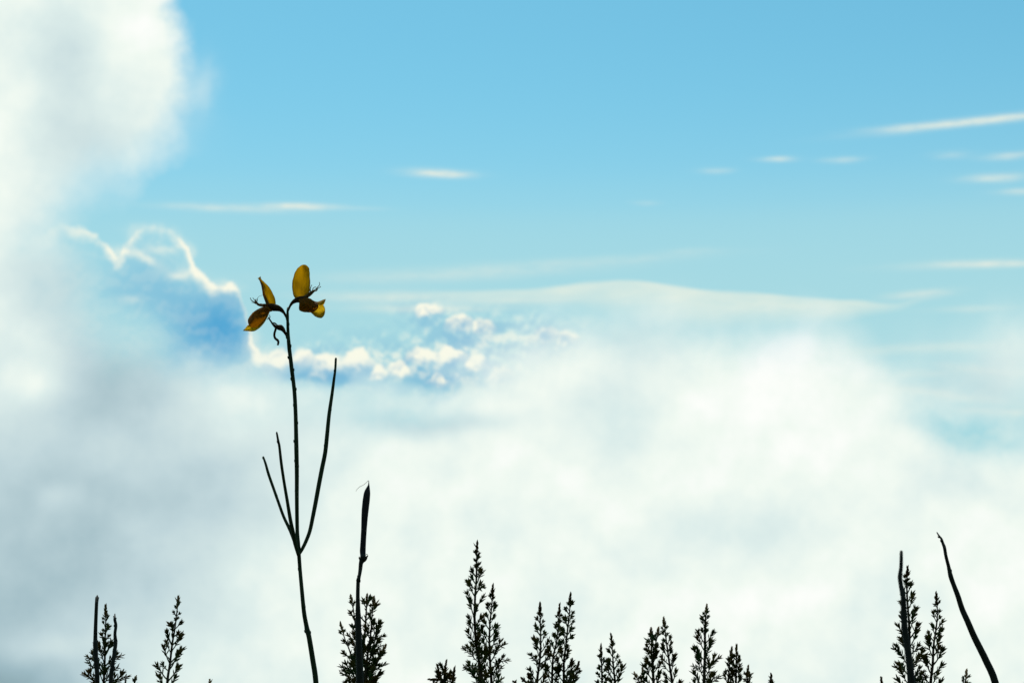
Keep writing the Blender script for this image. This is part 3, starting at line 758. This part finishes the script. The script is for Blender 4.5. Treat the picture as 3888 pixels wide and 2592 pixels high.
gorse('dense gorse clump with three tall spires and a low leafy flank', [
    ([(2050.5, 2295), (2052, 2370), (2053, 2420), (2052, 2478), (2046, 2532), (2039, B)], [(2320, 15), (2370, 22), (2410, 26), (2450, 38), (2500, 44), (2550, 50), (B, 50)], 10),
    ([(2125, 2304), (2120, 2370), (2112, 2442), (2100, 2496), (2096, B)], [(2320, 10), (2370, 18), (2420, 26), (2500, 34), (B, 40)], 9),
    ([(2165.6, 2260), (2163, 2317), (2155, 2388), (2147, 2460), (2141, 2514), (2141, B)], [(2280, 14), (2320, 22), (2380, 28), (2430, 30), (2500, 24), (B, 50)], 10),
    ([(2172, 2504), (2170, 2540), (2160, B)], [(2515, 10), (2550, 16), (B, 24)], 7), ([(2196, 2518), (2190, 2550), (2175, B)], [(2530, 10), (B, 24)], 7),
    ([(1983, 2574), (1995, 2590), (2008, 2606)], [(2580, 8), (B, 14)], 6), ([(2006, 2557), (2015, 2580), (2026, 2604)], [(2565, 10), (B, 16)], 6), ([(1951, 2586), (1958, 2606)], [(2590, 8), (2610, 12)], 6)], 1.31, 6)
gorse('pair of slender gorse spires, the shorter one barely side-branched', [
    ([(2321, 2414), (2326, 2484), (2330, 2540), (2335, B)], [(2430, 13), (2480, 21), (2540, 32), (B, 46)], 9), ([(2282, 2457), (2284, 2510), (2286, B)], [(2470, 10), (2500, 15), (2550, 24), (B, 26)], 8)], 1.32, 7)
gorse('gorse clump whose straight taller spire leans over a crowded forked one', [
    ([(2521, 2351), (2526, 2400), (2535, 2470), (2544, 2535), (2552, B)], [(2368, 13), (2400, 16), (2440, 25), (2500, 34), (2560, 44), (B, 40)], 10),
    ([(2472.5, 2387), (2473, 2430), (2474, 2484), (2478, 2540), (2481, B)], [(2400, 16), (2430, 20), (2480, 32), (2530, 40), (B, 46)], 10),
    ([(2500, 2386), (2495, 2420), (2484, 2460), (2480, 2500)], [(2400, 10), (2450, 16), (2500, 20)], 6), ([(2410, 2556), (2420, 2575), (2432, 2604)], [(2570, 14), (B, 16)], 6), ([(2440, 2538), (2442, 2570), (2446, 2604)], [(2550, 12), (B, 20)], 6)], 1.33, 8)
gorse('broad single gorse spire with a dense leafy foot', [
    ([(2684, 2301), (2679, 2345), (2676.6, 2382), (2676.6, 2484), (2673, B)], [(2320, 10), (2345, 16), (2375, 26), (2410, 27), (2440, 42), (2490, 44), (2540, 56), (B, 66)], 12)], 1.30, 9)
gorse('stubby twin-headed gorse shoot with a small offshoot at its side', [
    ([(2797, 2457), (2796, 2500), (2794, B)], [(2470, 14), (2510, 22), (2560, 30), (B, 36)], 9), ([(2778, 2467), (2771, 2515), (2765, B)], [(2480, 12), (2520, 18), (B, 28)], 8), ([(2841, 2536), (2839, 2560), (2836, B)], [(2548, 10), (2570, 18), (B, 22)], 7)], 1.34, 10)
gorse('single tiny gorse tip standing apart in a gap', [([(2928, 2563), (2928, 2590), (2929, 2620)], [(2575, 14), (2620, 22)], 8)], 1.36, 11)
gorse('dense tall gorse pierced by a thick bare stem, with a slimmer second spire', [
    ([(3446, 2157), (3443, 2214), (3446, 2290), (3452, 2370), (3453, 2450), (3452, 2520), (3452, B)], [(2175, 11), (2215, 17), (2280, 36), (2320, 34), (2380, 52), (2440, 56), (2500, 66), (2560, 70), (B, 72)], 13),
    ([(3555, 2255), (3559, 2331), (3553, 2394), (3545, 2448), (3541, 2526), (3534, B)], [(2275, 14), (2330, 20), (2365, 28), (2400, 34), (2450, 40), (2500, 52), (2550, 50), (B, 58)], 11)], 1.22, 12)
gorse('small gorse tip just showing beside the dense pierced gorse', [([(3346, 2576), (3348, 2600), (3350, 2630)], [(2585, 10), (2630, 18)], 7)], 1.34, 13)
gorse('small three-pronged gorse tip at the foot of the leaning bare stem', [([(3670, 2546), (3668, 2570), (3664, 2610)], [(2556, 14), (2590, 18), (2620, 22)], 8)], 1.25, 14)
gorse('small gorse tip near the short stub of dark stem', [([(516, 2570), (512, 2590), (508, 2620)], [(2580, 12), (2620, 20)], 7)], 1.26, 15)
gorse('faint single gorse bud between the lone slim spire and the flowering stem', [([(797, 2584), (797, 2600), (798, 2630)], [(2592, 7), (2630, 14)], 6)], 1.28, 16)
